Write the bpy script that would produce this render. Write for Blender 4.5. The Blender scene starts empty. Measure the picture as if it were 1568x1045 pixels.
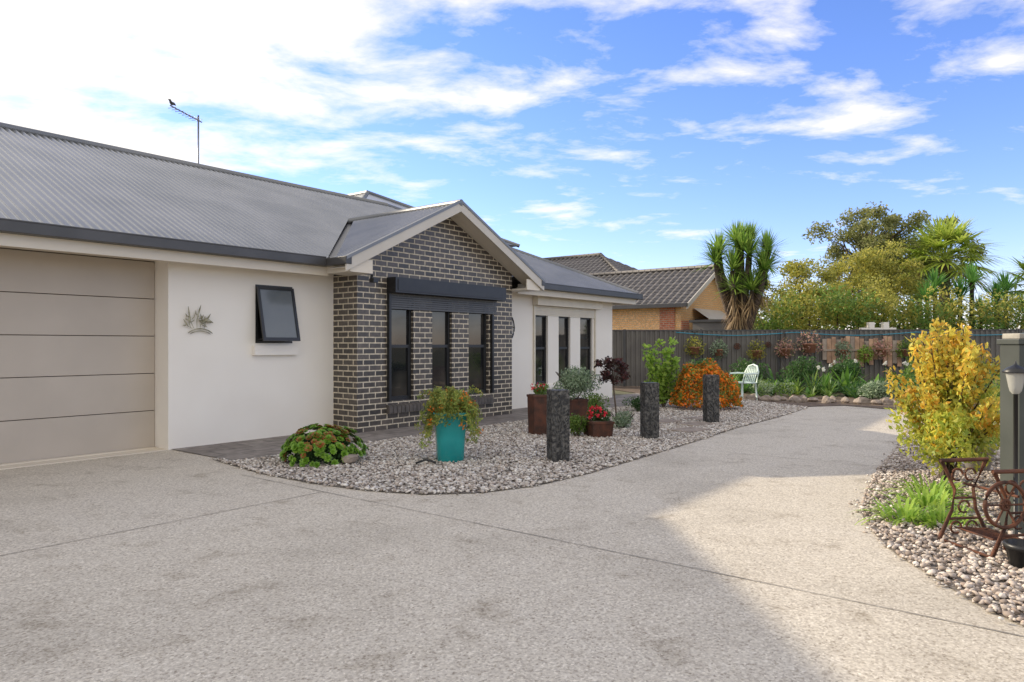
import bpy, math, random
import numpy as np
from mathutils import Vector, Matrix
random.seed(7); rng=np.random.default_rng(7)
scene=bpy.context.scene
R=math.radians
# ------------------------------------------------------------------ helpers
def newmat(name):
    m=bpy.data.materials.new(name); m.use_nodes=True
    nt=m.node_tree; b=nt.nodes['Principled BSDF']; return m,nt,b
def N(nt,t,**kw):
    n=nt.nodes.new(t)
    for k,v in kw.items(): setattr(n,k,v)
    return n
def ramp(nt,fac,stops):
    r=N(nt,'ShaderNodeValToRGB'); e=r.color_ramp.elements
    while len(e)<len(stops): e.new(0.5)
    for i,(p,c) in enumerate(stops):
        e[i].position=p; e[i].color=(c[0],c[1],c[2],1)
    nt.links.new(fac,r.inputs[0]); return r
def pmat(name,c1,c2=None,scale=8,rough=.7,metal=0,bump=0,bscale=None,spec=.5,detail=6,lo=.35,hi=.65):
    m,nt,b=newmat(name)
    if c2 is None: c2=tuple(x*.8 for x in c1)
    tc=N(nt,'ShaderNodeTexCoord'); no=N(nt,'ShaderNodeTexNoise'); no.inputs['Scale'].default_value=scale; no.inputs['Detail'].default_value=detail
    nt.links.new(tc.outputs['Object'],no.inputs['Vector'])
    r=ramp(nt,no.outputs['Fac'],[(lo,c1),(hi,c2)])
    nt.links.new(r.outputs[0],b.inputs['Base Color'])
    b.inputs['Roughness'].default_value=rough; b.inputs['Metallic'].default_value=metal; b.inputs['Specular IOR Level'].default_value=spec
    if bump:
        n2=N(nt,'ShaderNodeTexNoise'); n2.inputs['Scale'].default_value=bscale or scale*6; n2.inputs['Detail'].default_value=5
        nt.links.new(tc.outputs['Object'],n2.inputs['Vector'])
        bp=N(nt,'ShaderNodeBump'); bp.inputs['Strength'].default_value=bump; bp.inputs['Distance'].default_value=.01
        nt.links.new(n2.outputs['Fac'],bp.inputs['Height']); nt.links.new(bp.outputs[0],b.inputs['Normal'])
    return m
def leafmat(name,cols,trans=.35,rough=.5,gain=1.0):
    m,nt,b=newmat(name)
    g=N(nt,'ShaderNodeNewGeometry'); k=len(cols)
    r=ramp(nt,g.outputs['Random Per Island'],[(i/max(1,k-1),c) for i,c in enumerate(cols)])
    tc=N(nt,'ShaderNodeTexCoord'); no=N(nt,'ShaderNodeTexNoise'); no.inputs['Scale'].default_value=2.2
    nt.links.new(tc.outputs['Object'],no.inputs['Vector'])
    mr=N(nt,'ShaderNodeMapRange'); mr.inputs['From Min'].default_value=.3; mr.inputs['From Max'].default_value=.7; mr.inputs['To Min'].default_value=.8*gain; mr.inputs['To Max'].default_value=1.45*gain
    nt.links.new(no.outputs['Fac'],mr.inputs[0])
    mx=N(nt,'ShaderNodeVectorMath',operation='SCALE'); nt.links.new(r.outputs[0],mx.inputs[0]); nt.links.new(mr.outputs[0],mx.inputs['Scale'])
    nt.links.new(mx.outputs[0],b.inputs['Base Color']); b.inputs['Roughness'].default_value=rough; b.inputs['Specular IOR Level'].default_value=.35
    t=N(nt,'ShaderNodeBsdfTranslucent'); s2=N(nt,'ShaderNodeVectorMath',operation='SCALE'); s2.inputs['Scale'].default_value=1.4
    nt.links.new(mx.outputs[0],s2.inputs[0]); nt.links.new(s2.outputs[0],t.inputs[0])
    ms=N(nt,'ShaderNodeMixShader'); ms.inputs[0].default_value=trans
    nt.links.new(b.outputs[0],ms.inputs[1]); nt.links.new(t.outputs[0],ms.inputs[2]); nt.links.new(ms.outputs[0],nt.nodes['Material Output'].inputs[0])
    return m
class MB:
    def __init__(s): s.v=[];s.f=[];s.m=[];s.s=[]
    def add(s,vs,fs,mat=0,smooth=False):
        o=len(s.v); s.v.extend([tuple(p) for p in vs])
        for f in fs: s.f.append(tuple(i+o for i in f)); s.m.append(mat); s.s.append(smooth)
    def box(s,x0,x1,y0,y1,z0,z1,mat=0):
        v=[(x0,y0,z0),(x1,y0,z0),(x1,y1,z0),(x0,y1,z0),(x0,y0,z1),(x1,y0,z1),(x1,y1,z1),(x0,y1,z1)]
        s.add(v,[(3,2,1,0),(4,5,6,7),(0,1,5,4),(1,2,6,5),(2,3,7,6),(3,0,4,7)],mat)
    def obox(s,c,ax,ay,hx,hy,z0,z1,mat=0,taper=1.0):
        v=[]
        for z,k in((z0,taper),(z1,1.0)):
            for i,j in((-1,-1),(1,-1),(1,1),(-1,1)):
                v.append((c[0]+ax[0]*hx*i*k+ay[0]*hy*j*k,c[1]+ax[1]*hx*i*k+ay[1]*hy*j*k,z))
        s.add(v,[(3,2,1,0),(4,5,6,7),(0,1,5,4),(1,2,6,5),(2,3,7,6),(3,0,4,7)],mat)
    def beam(s,p0,p1,dy,h,mat=0):
        v=[]
        for p in(p0,p1):
            x,y,z=p; v+=[(x,y,z-h),(x,y+dy,z-h),(x,y+dy,z),(x,y,z)]
        s.add(v,[(0,1,2,3),(7,6,5,4),(0,4,5,1),(1,5,6,2),(2,6,7,3),(3,7,4,0)],mat)
    def tube(s,pts,rad,n=8,mat=0,smooth=True):
        pts=[Vector(p) for p in pts]
        if not hasattr(rad,'__len__'): rad=[rad]*len(pts)
        vs=[];fs=[]
        for i,p in enumerate(pts):
            d=(pts[min(i+1,len(pts)-1)]-pts[max(i-1,0)]); d.normalize()
            a=d.cross(Vector((0,0,1)) if abs(d.z)<.95 else Vector((1,0,0))); a.normalize(); b=d.cross(a)
            for k in range(n):
                t=2*math.pi*k/n; vs.append(p+(a*math.cos(t)+b*math.sin(t))*rad[i])
        for i in range(len(pts)-1):
            for k in range(n):
                fs.append((i*n+k,i*n+(k+1)%n,(i+1)*n+(k+1)%n,(i+1)*n+k))
        fs.append(tuple(range(n))); fs.append(tuple(range((len(pts)-1)*n,len(pts)*n))[::-1])
        s.add(vs,fs,mat,smooth)
    def lathe(s,c,prof,n=20,mat=0,smooth=True):
        vs=[];fs=[]
        for r,z in prof:
            for k in range(n):
                t=2*math.pi*k/n; vs.append((c[0]+r*math.cos(t),c[1]+r*math.sin(t),c[2]+z))
        for i in range(len(prof)-1):
            for k in range(n): fs.append((i*n+k,i*n+(k+1)%n,(i+1)*n+(k+1)%n,(i+1)*n+k))
        s.add(vs,fs,mat,smooth)
    def ring(s,c,r,rr,ax,ay,mat=0,a0=0,a1=2*math.pi,n=28):
        ax=Vector(ax);ay=Vector(ay);c=Vector(c)
        s.tube([c+ax*r*math.cos(a0+(a1-a0)*i/n)+ay*r*math.sin(a0+(a1-a0)*i/n) for i in range(n+1)],rr,6,mat)
    def leaves(s,C,L,W,mat=0,up=0.0):
        C=np.asarray(C); n=len(C)
        t=rng.normal(size=(n,3)); t/=np.linalg.norm(t,axis=1)[:,None]
        if up: t[:,2]=np.abs(t[:,2])+up; t/=np.linalg.norm(t,axis=1)[:,None]
        q=rng.normal(size=(n,3)); b=np.cross(t,q); b/=np.linalg.norm(b,axis=1)[:,None]
        l=(L*rng.uniform(.6,1.3,n))[:,None]; w=(W*rng.uniform(.6,1.3,n))[:,None]
        V=np.stack([C-t*l/2,C+b*w/2+t*l*.05,C+t*l/2,C-b*w/2+t*l*.05],1).reshape(-1,3)
        o=len(s.v); s.v.extend(V.tolist())
        for i in range(n):
            k=o+4*i; s.f.append((k,k+1,k+2,k+3))
        s.m.extend([mat]*n); s.s.extend([False]*n)
    def blade(s,o,d,L,w,droop,mat=0,seg=4):
        o=Vector(o); d=Vector(d).normalized(); z=Vector((0,0,1))
        side=d.cross(z)
        if side.length<.05: side=Vector((random.uniform(-1,1),random.uniform(-1,1),0))
        side.normalize(); vs=[];fs=[]
        for i in range(seg+1):
            t=i/seg; p=o+d*L*t-z*droop*L*t*t
            ww=w*.5*(.55+.9*t if t<.45 else max(.02,(1-t)*1.75))
            vs+= [p-side*ww,p+side*ww]
        for i in range(seg): fs.append((2*i,2*i+1,2*i+3,2*i+2))
        s.add(vs,fs,mat)
    def obj(s,name,mats,parent=None,loc=None,bevel=0):
        me=bpy.data.meshes.new(name); me.from_pydata(s.v,[],s.f)
        for m in mats: me.materials.append(m)
        me.polygons.foreach_set('material_index',s.m); me.polygons.foreach_set('use_smooth',s.s); me.update()
        o=bpy.data.objects.new(name,me); scene.collection.objects.link(o)
        if parent: o.parent=parent
        if loc: o.location=loc
        if bevel:
            bm=o.modifiers.new('bevel','BEVEL'); bm.width=bevel; bm.segments=2; bm.limit_method='ANGLE'
        return o
def empty(name,rot=0):
    e=bpy.data.objects.new(name,None); scene.collection.objects.link(e); e.rotation_euler=(0,0,rot); return e
def blobpts(n,c,r,shell=.5):
    d=rng.normal(size=(n,3)); d/=np.linalg.norm(d,axis=1)[:,None]
    k=(shell+(1-shell)*rng.random(n)**.6)[:,None]
    return np.array(c)+d*k*np.array(r)
def inpoly(P,poly):
    x,y=P[:,0],P[:,1]; r=np.zeros(len(P),bool); n=len(poly)
    for i in range(n):
        x0,y0=poly[i];x1,y1=poly[(i+1)%n]
        if y0==y1: continue
        r^=((y0>y)!=(y1>y))&(x<(x1-x0)*(y-y0)/(y1-y0)+x0)
    return r
def randpoly(n,poly):
    p=np.array(poly); out=[];lo=p.min(0);hi=p.max(0);t=0
    while t<n:
        q=lo+rng.random((n,2))*(hi-lo); q=q[inpoly(q,poly)]; out.append(q); t+=len(q)
    return np.concatenate(out)[:n]
phi=(1+5**.5)/2
ICOV=np.array([(-1,phi,0),(1,phi,0),(-1,-phi,0),(1,-phi,0),(0,-1,phi),(0,1,phi),(0,-1,-phi),(0,1,-phi),(phi,0,-1),(phi,0,1),(-phi,0,-1),(-phi,0,1)])/1.902
ICOF=np.array([(0,11,5),(0,5,1),(0,1,7),(0,7,10),(0,10,11),(1,5,9),(5,11,4),(11,10,2),(10,7,6),(7,1,8),(3,9,4),(3,4,2),(3,2,6),(3,6,8),(3,8,9),(4,9,5),(2,4,11),(6,2,10),(8,6,7),(9,8,1)])
def pebbles(name,pts,rmin,rmax,mat,z=0.012,parent=None):
    n=len(pts); r=rmin+(rmax-rmin)*rng.random(n)**1.5
    sc=np.stack([r*rng.uniform(.8,1.5,n),r*rng.uniform(.7,1.1,n),r*rng.uniform(.45,.8,n)],1)
    V=ICOV[None]*sc[:,None]*rng.uniform(.8,1.15,(n,12,1))
    a=rng.uniform(0,6.28,n); ca,sa=np.cos(a)[:,None],np.sin(a)[:,None]
    x=V[:,:,0]*ca-V[:,:,1]*sa; y=V[:,:,0]*sa+V[:,:,1]*ca
    tl=rng.normal(0,.25,(n,1)); zz=V[:,:,2]+x*tl
    V=np.stack([x+pts[:,0:1],y+pts[:,1:2],zz+z+rng.uniform(0,.016,(n,1))],2).reshape(-1,3)
    F=(ICOF[None]+12*np.arange(n)[:,None,None]).reshape(-1,3)
    me=bpy.data.meshes.new(name); me.vertices.add(len(V)); me.vertices.foreach_set('co',V.ravel())
    me.loops.add(F.size); me.loops.foreach_set('vertex_index',F.ravel().astype(np.int32))
    me.polygons.add(len(F)); me.polygons.foreach_set('loop_start',np.arange(0,F.size,3,dtype=np.int32)); me.polygons.foreach_set('loop_total',np.full(len(F),3,dtype=np.int32))
    me.update(); me.validate(); me.materials.append(mat)
    me.polygons.foreach_set('use_smooth',np.ones(len(F),bool))
    o=bpy.data.objects.new(name,me); scene.collection.objects.link(o)
    if parent: o.parent=parent
    return o
def rock(mb,c,r,mat=0):
    import bmesh
    bm=bmesh.new(); bmesh.ops.create_icosphere(bm,subdivisions=2,radius=1)
    sx,sy,sz=[random.uniform(.75,1.25) for _ in range(3)]
    vs=[]
    ph=[random.uniform(0,6) for _ in range(3)]
    for v in bm.verts:
        k=1+.16*math.sin(3*v.co.x+ph[0])+.13*math.sin(4*v.co.y+ph[1])+.12*math.sin(4*v.co.z+ph[2])
        vs.append((c[0]+v.co.x*r*sx*k,c[1]+v.co.y*r*sy*k,c[2]+v.co.z*r*sz*.75*k))
    fs=[tuple(x.index for x in f.verts) for f in bm.faces]; bm.free(); mb.add(vs,fs,mat)
def sheet(name,poly,z,mat,parent=None):
    mb=MB(); mb.add([(x,y,z) for x,y in poly],[tuple(range(len(poly)))]); return mb.obj(name,[mat],parent)

# ------------------------------------------------------------------ frames
TH=R(51.93)
ca,sa=math.cos(TH),math.sin(TH)
def L2W(x,y): return (ca*x-sa*y, sa*x+ca*y)

# ------------------------------------------------------------------ materials
def aggregate():
    m,nt,b=newmat('exposed_aggregate'); L=nt.links
    tc=N(nt,'ShaderNodeTexCoord')
    v=N(nt,'ShaderNodeTexVoronoi'); v.inputs['Scale'].default_value=95
    v2=N(nt,'ShaderNodeTexNoise'); v2.inputs['Scale'].default_value=48; v2.inputs['Detail'].default_value=8; v2.inputs['Roughness'].default_value=.8
    n1=N(nt,'ShaderNodeTexNoise'); n1.inputs['Scale'].default_value=.45; n1.inputs['Detail'].default_value=7; n1.inputs['Roughness'].default_value=.62
    n2=N(nt,'ShaderNodeTexNoise'); n2.inputs['Scale'].default_value=2.4; n2.inputs['Detail'].default_value=10; n2.inputs['Roughness'].default_value=.74
    for n in (v,v2,n1,n2): L.new(tc.outputs['Object'],n.inputs['Vector'])
    r0=ramp(nt,v.outputs['Color'],[(0,(.34,.30,.25)),(.3,(.55,.51,.445)),(.7,(.64,.60,.52)),(1,(.80,.76,.68))])
    r1=ramp(nt,n1.outputs['Fac'],[(.32,(.80,.78,.75)),(.5,(1,.98,.95)),(.68,(1.0,.985,.965))])
    r2=ramp(nt,n2.outputs['Fac'],[(.30,(.60,.565,.52)),(.45,(.97,.96,.95)),(.72,(1.0,.995,.99))])
    r3=ramp(nt,v2.outputs['Fac'],[(.36,(.56,.52,.47)),(.48,(.98,.98,.98)),(.68,(1.16,1.15,1.13))])
    prev=r0.outputs[0]
    for r in (r1,r2,r3):
        mx=N(nt,'ShaderNodeMix',data_type='RGBA',blend_type='MULTIPLY'); mx.inputs[0].default_value=1
        L.new(prev,mx.inputs[6]); L.new(r.outputs[0],mx.inputs[7]); prev=mx.outputs[2]
    L.new(prev,b.inputs['Base Color']); b.inputs['Roughness'].default_value=.8; b.inputs['Specular IOR Level'].default_value=.25
    bp=N(nt,'ShaderNodeBump'); bp.inputs['Strength'].default_value=.3; bp.inputs['Distance'].default_value=.004
    L.new(v2.outputs['Fac'],bp.inputs['Height']); L.new(bp.outputs[0],b.inputs['Normal'])
    return m
def brickmat(name,c1,c2,mortar,bw=.24,rh=.086,ms=.011,rough=.4,off=.5):
    m,nt,b=newmat(name); L=nt.links
    tc=N(nt,'ShaderNodeTexCoord'); sp=N(nt,'ShaderNodeSeparateXYZ'); L.new(tc.outputs['Object'],sp.inputs[0])
    sn=N(nt,'ShaderNodeSeparateXYZ'); L.new(tc.outputs['Normal'],sn.inputs[0])
    ab=N(nt,'ShaderNodeMath',operation='ABSOLUTE'); L.new(sn.outputs[0],ab.inputs[0])
    gt=N(nt,'ShaderNodeMath',operation='GREATER_THAN'); L.new(ab.outputs[0],gt.inputs[0]); gt.inputs[1].default_value=.5
    mx=N(nt,'ShaderNodeMix'); L.new(gt.outputs[0],mx.inputs[0]); L.new(sp.outputs[0],mx.inputs[2]); L.new(sp.outputs[1],mx.inputs[3])
    cb=N(nt,'ShaderNodeCombineXYZ'); L.new(mx.outputs[0],cb.inputs[0]); L.new(sp.outputs[2],cb.inputs[1])
    br=N(nt,'ShaderNodeTexBrick'); br.offset=off; L.new(cb.outputs[0],br.inputs['Vector'])
    br.inputs['Scale'].default_value=1; br.inputs['Brick Width'].default_value=bw; br.inputs['Row Height'].default_value=rh; br.inputs['Mortar Size'].default_value=ms; br.inputs['Mortar Smooth'].default_value=.15
    br.inputs['Color1'].default_value=(*c1,1); br.inputs['Color2'].default_value=(*c2,1); br.inputs['Mortar'].default_value=(*mortar,1)
    no=N(nt,'ShaderNodeTexNoise'); no.inputs['Scale'].default_value=22; no.inputs['Detail'].default_value=6; L.new(tc.outputs['Object'],no.inputs['Vector'])
    r=ramp(nt,no.outputs['Fac'],[(.3,(.7,.7,.7)),(.7,(1.25,1.22,1.2))])
    mm=N(nt,'ShaderNodeMix',data_type='RGBA',blend_type='MULTIPLY'); mm.inputs[0].default_value=1; L.new(br.outputs['Color'],mm.inputs[6]); L.new(r.outputs[0],mm.inputs[7])
    L.new(mm.outputs[2],b.inputs['Base Color'])
    rr=N(nt,'ShaderNodeMapRange'); L.new(br.outputs['Fac'],rr.inputs[0]); rr.inputs['To Min'].default_value=rough; rr.inputs['To Max'].default_value=.9
    L.new(rr.outputs[0],b.inputs['Roughness'])
    bp=N(nt,'ShaderNodeBump',invert=True); bp.inputs['Strength'].default_value=.7; bp.inputs['Distance'].default_value=.008; L.new(br.outputs['Fac'],bp.inputs['Height']); L.new(bp.outputs[0],b.inputs['Normal'])
    return m
def pavermat():
    m,nt,b=newmat('pavers'); L=nt.links
    tc=N(nt,'ShaderNodeTexCoord'); br=N(nt,'ShaderNodeTexBrick'); L.new(tc.outputs['Object'],br.inputs['Vector'])
    br.inputs['Scale'].default_value=1; br.inputs['Brick Width'].default_value=.4; br.inputs['Row Height'].default_value=.4; br.inputs['Mortar Size'].default_value=.006; br.offset=.5
    br.inputs['Color1'].default_value=(.22,.19,.165,1); br.inputs['Color2'].default_value=(.30,.265,.235,1); br.inputs['Mortar'].default_value=(.07,.06,.055,1)
    no=N(nt,'ShaderNodeTexNoise'); no.inputs['Scale'].default_value=7; no.inputs['Detail'].default_value=8; L.new(tc.outputs['Object'],no.inputs['Vector'])
    r=ramp(nt,no.outputs['Fac'],[(.3,(.65,.65,.65)),(.7,(1.2,1.2,1.2))])
    mm=N(nt,'ShaderNodeMix',data_type='RGBA',blend_type='MULTIPLY'); mm.inputs[0].default_value=1; L.new(br.outputs['Color'],mm.inputs[6]); L.new(r.outputs[0],mm.inputs[7]); L.new(mm.outputs[2],b.inputs['Base Color']); b.inputs['Roughness'].default_value=.8
    return m
M_AGG=aggregate()
M_BRICK=brickmat('charcoal_brick',(.055,.048,.042),(.12,.10,.083),(.62,.55,.42),ms=.010)
M_OBRICK=brickmat('cream_orange_brick',(.86,.47,.19),(.90,.56,.26),(.68,.48,.30),ms=.012,rough=.8)
M_RBRICK=brickmat('red_brick',(.50,.14,.07),(.60,.21,.10),(.5,.4,.3),rough=.8)
M_PAVE=pavermat()
M_WHITE=pmat('white_render',(.87,.82,.735),(.83,.775,.69),1.1,.85,bump=.15,bscale=160)
M_CREAM=pmat('cream_paint',(.74,.665,.545),(.70,.625,.51),2,.5)
M_BARGE=pmat('grey_beige_paint',(.60,.55,.47),(.56,.51,.43),2,.5)
M_GDOOR=pmat('garage_door_paint',(.50,.435,.36),(.46,.40,.33),1.5,.55,bump=.08,bscale=90)
M_GDARK=pmat('door_seam',(.13,.11,.09),(.1,.085,.07),5,.8)
M_GUT=pmat('dark_gutter',(.06,.058,.056),(.075,.072,.07),3,.4,.2)
M_ROOF=pmat('corrugated_steel',(.27,.275,.275),(.34,.34,.335),1.2,.27,.55)
M_CAP=pmat('ridge_cap_steel',(.18,.185,.19),(.22,.22,.22),1.2,.4,.3)
M_BLACK=pmat('black_powdercoat',(.014,.014,.015),(.022,.022,.022),5,.4)
M_SLAT=pmat('shutter_slats',(.08,.08,.08),(.10,.10,.10),5,.45)
M_CSLAT=pmat('cream_shutter',(.74,.67,.54),(.69,.62,.50),5,.5)
M_IRON=pmat('rusted_iron',(.16,.06,.03),(.05,.025,.018),14,.75,.3,bump=.4)
M_RUST=pmat('corten_pot',(.12,.042,.022),(.05,.024,.016),9,.8,bump=.3)
M_BARK=pmat('bark',(.14,.10,.07),(.06,.045,.035),12,.9,bump=.8)
M_SOIL=pmat('soil',(.09,.06,.04),(.18,.13,.09),6,.95,bump=.8,bscale=40)
M_GRASS=pmat('ground_dirt',(.16,.14,.08),(.10,.11,.05),1.5,.95,bump=.6)
M_JOINT=pmat('joint',(.20,.18,.15),(.31,.28,.235),20,.9)
M_TEAL=pmat('teal_glaze',(.015,.27,.27),(.025,.35,.34),3,.18,spec=.7)
M_POLE=pmat('galvanised',(.25,.25,.26),(.34,.34,.34),20,.45,.7)
M_ROCK=pmat('rock',(.38,.31,.25),(.22,.18,.15),9,.9,bump=.6)
M_FENCE=pmat('steel_fence_paint',(.12,.11,.098),(.15,.138,.12),2,.55)
M_WPLAST=pmat('mint_plastic',(.68,.80,.74),(.64,.76,.70),3,.4)
M_BOARD=pmat('rustic_boards',(.66,.42,.27),(.34,.21,.14),3,.85,bump=.6)
M_TERRA=pmat('terracotta',(.42,.20,.12),(.33,.15,.09),8,.8)
M_BOLL=pmat('carved_black_timber',(.018,.018,.019),(.14,.132,.12),26,.6,bump=1.0,bscale=45,lo=.42,hi=.68)
M_BOLLR=pmat('carved_relief',(.02,.02,.021),(.10,.098,.092),30,.5,bump=.8,bscale=60)
def glassmat():
    m,nt,b=newmat('window_glass'); b.inputs['Roughness'].default_value=.03; b.inputs['Specular IOR Level'].default_value=.6
    tc=N(nt,'ShaderNodeTexCoord'); no=N(nt,'ShaderNodeTexNoise'); no.inputs['Scale'].default_value=1.3; nt.links.new(tc.outputs['Object'],no.inputs[0])
    r=ramp(nt,no.outputs['Fac'],[(.4,(.012,.013,.015)),(.6,(.06,.054,.045))]); nt.links.new(r.outputs[0],b.inputs['Base Color'])
    return m
M_GLASS=glassmat()
M_SASH=pmat('frosted_glass',(.12,.14,.155),(.16,.175,.185),1,.12,spec=.6)
def pebmat(name,cols):
    m,nt,b=newmat(name); g=N(nt,'ShaderNodeNewGeometry'); k=len(cols)
    r=ramp(nt,g.outputs['Random Per Island'],[(i/(k-1),c) for i,c in enumerate(cols)]); nt.links.new(r.outputs[0],b.inputs['Base Color']); b.inputs['Roughness'].default_value=.75; return m
M_PEB=pebmat('river_pebbles',[(.54,.50,.45),(.28,.22,.18),(.68,.64,.58),(.17,.145,.125),(.52,.44,.37),(.82,.78,.71),(.35,.31,.27),(.46,.385,.32),(.72,.67,.60)])
M_PEB2=pebmat('warm_pebbles',[(.54,.48,.42),(.32,.24,.19),(.68,.61,.54),(.18,.14,.115),(.56,.46,.38),(.78,.72,.65)])
M_PBASE=pmat('pebble_bed_base',(.25,.22,.19),(.12,.10,.085),45,.95)
LM=leafmat
G_DARK=LM('leaf_dark',[(.03,.075,.02),(.06,.13,.03),(.04,.095,.03),(.10,.17,.05)])
G_MID=LM('leaf_mid',[(.09,.16,.03),(.16,.25,.05),(.11,.19,.035),(.23,.31,.06)])
G_YEL=LM('leaf_golden',[(.66,.50,.07),(.76,.60,.09),(.58,.55,.10),(.80,.42,.06),(.44,.46,.09),(.70,.60,.12)],.42,gain=.85)
G_GOLD=LM('leaf_olive_gold',[(.21,.23,.05),(.38,.35,.07),(.15,.18,.04),(.50,.43,.09),(.27,.28,.06)],.4)
G_GUM=LM('leaf_gum',[(.16,.18,.06),(.25,.26,.09),(.13,.15,.05),(.31,.29,.10)],.35)
G_YUC=LM('leaf_yucca',[(.09,.18,.03),(.19,.31,.05),(.29,.40,.08),(.12,.21,.04)],.35,.4)
G_DEAD=LM('leaf_dead',[(.30,.21,.11),(.20,.13,.07),(.38,.28,.15)],.3)
G_PALM=LM('leaf_palm',[(.26,.34,.06),(.42,.47,.09),(.19,.28,.04)],.45,.4)
G_LIME=LM('leaf_lime',[(.20,.34,.05),(.34,.46,.08),(.14,.26,.04)],.4)
G_GREY=LM('leaf_silver',[(.17,.23,.14),(.28,.34,.22),(.11,.17,.09)],.25)
G_RED=LM('leaf_burgundy',[(.05,.016,.016),(.10,.03,.03),(.03,.02,.015),(.07,.045,.03)],.25)
G_ORG=LM('flower_orange',[(.82,.22,.02),(.92,.34,.03),(.74,.15,.015),(.24,.26,.05),(.88,.28,.03)],.3,gain=.85)
G_TRAIL=LM('leaf_trailing',[(.20,.27,.06),(.31,.35,.08),(.14,.21,.05),(.46,.36,.08)],.35)
G_REDF=LM('flower_red',[(.60,.02,.03),(.75,.05,.08),(.5,.01,.02)],.25)
G_WHF=LM('flower_white',[(.75,.75,.70),(.7,.7,.62)],.3,gain=.8)
G_PINK=LM('leaf_pinkdry',[(.42,.20,.17),(.54,.32,.26),(.26,.18,.11),(.22,.25,.10)],.3)
G_AEO=LM('leaf_aeonium',[(.10,.24,.02),(.18,.33,.03),(.08,.19,.02),(.24,.38,.05),(.13,.26,.03)],.2,.35)

# ------------------------------------------------------------------ ground
sheet('ground',[(-400,-400),(400,-400),(400,400),(-400,400)],0,M_GRASS)
dw=sheet('driveway',[(-20,-8),(9,-8),(9,16.5),(-20,16.5)],.004,M_AGG)
jb=MB()
def joint(x0,y0,x1,y1,w=.004):
    n=int(math.hypot(x1-x0,y1-y0)/.12)
    pts=[]
    for i in range(n+1):
        t=i/n; a=L2W(x0+(x1-x0)*t,y0+(y1-y0)*t); pts.append(Vector((a[0],a[1],.0085)))
    d=(pts[-1]-pts[0]).normalized(); s=Vector((-d.y,d.x,0)); vs=[];fs=[]
    for i,p in enumerate(pts):
        o=s*random.uniform(-.0015,.0015); ww=w*random.uniform(.6,1.3); vs+=[p+o-s*ww,p+o+s*ww]
        if i: fs.append((2*i-2,2*i,2*i+1,2*i-1))
    jb.add(vs,fs)
joint(-8,5.33,4.01,5.33); joint(4.01,-6,4.01,6.7); joint(8.6,-2,8.6,5.5); joint(12.4,-1,12.4,6)
jb.obj('joint_lines',[M_JOINT],dw)
left=[(-3.50,8.24),(-2.61,7.33),(-1.92,6.81),(-1.34,6.48),(-.78,6.31),(-.26,6.39),(.22,6.69),(.79,7.33),(1.73,8.63),(2.77,10.1),(3.65,11.4),(4.9,13.0),(6.3,15.0),(5.6,17.2),(4.05,17.3),(-3.15,8.06)]
right=[(3.4,0),(2.9,1.6),(2.62,2.7),(2.44,3.36),(2.40,3.63),(2.43,4.06),(2.46,4.53),(2.59,5.08),(2.80,5.67),(3.22,6.42),(3.94,7.59),(4.9,9.0),(5.92,10.64),(6.73,11.95),(17,12.2),(17,0)]
g1=sheet('gravel_bed',left,.010,M_PBASE)
g2=sheet('gravel_bed.001',right,.010,M_PBASE)
p1=randpoly(50000,left)
keep=rng.random(len(p1))<np.clip(1.35-(p1[:,1]-6)/14,.5,1); p1=p1[keep]
pebbles('pebbles',p1,.010,.026,M_PEB,.014,g1)
sp_=[]
for poly in(left[:13],right[:14]):
    for i in range(len(poly)-1):
        for k in range(14):
            t=random.random(); sp_.append((poly[i][0]*(1-t)+poly[i+1][0]*t+random.gauss(0,.035),poly[i][1]*(1-t)+poly[i+1][1]*t+random.gauss(0,.035)))
pebbles('stray_pebbles',np.array(sp_),.008,.018,M_PEB,.010,g1)
rp=[(2.9,1.6),(2.62,2.7),(2.44,3.36),(2.40,3.63),(2.43,4.06),(2.46,4.53),(2.59,5.08),(2.80,5.67),(3.22,6.42),(3.94,7.59),(4.9,9.0),(5.92,10.64),(6.73,11.95),(9.5,12.0),(6.5,8),(4.9,5),(4.2,3.2),(3.6,1.6)]
pebbles('pebbles',randpoly(30000,rp),.009,.024,M_PEB2,.014,g2)
soil=[(5.6,17.25),(6.3,15.2),(7.3,15.5),(8.0,14.3),(8.9,12.25),(30,12.25),(30,24),(2.2,24),(4.0,17.35)]
sheet('garden_soil',soil,.014,M_SOIL)
pe=empty('paved_path',TH)
mb=MB(); mb.add([(4.42,7.45,.013),(17.5,7.45,.013),(17.5,9.3,.013),(4.42,9.3,.013)],[(0,1,2,3)]); mb.obj('paving',[M_PAVE],pe)
ss=MB()
for (x,y) in [(2.75,10.9),(3.05,11.7),(2.6,12.1),(3.4,12.6)]:
    ss.obox((x,y),(.8,.6),(-.6,.8),.28,.2,0,.045)
ss.obj('stepping_stones',[M_ROCK],bevel=.01)

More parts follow.
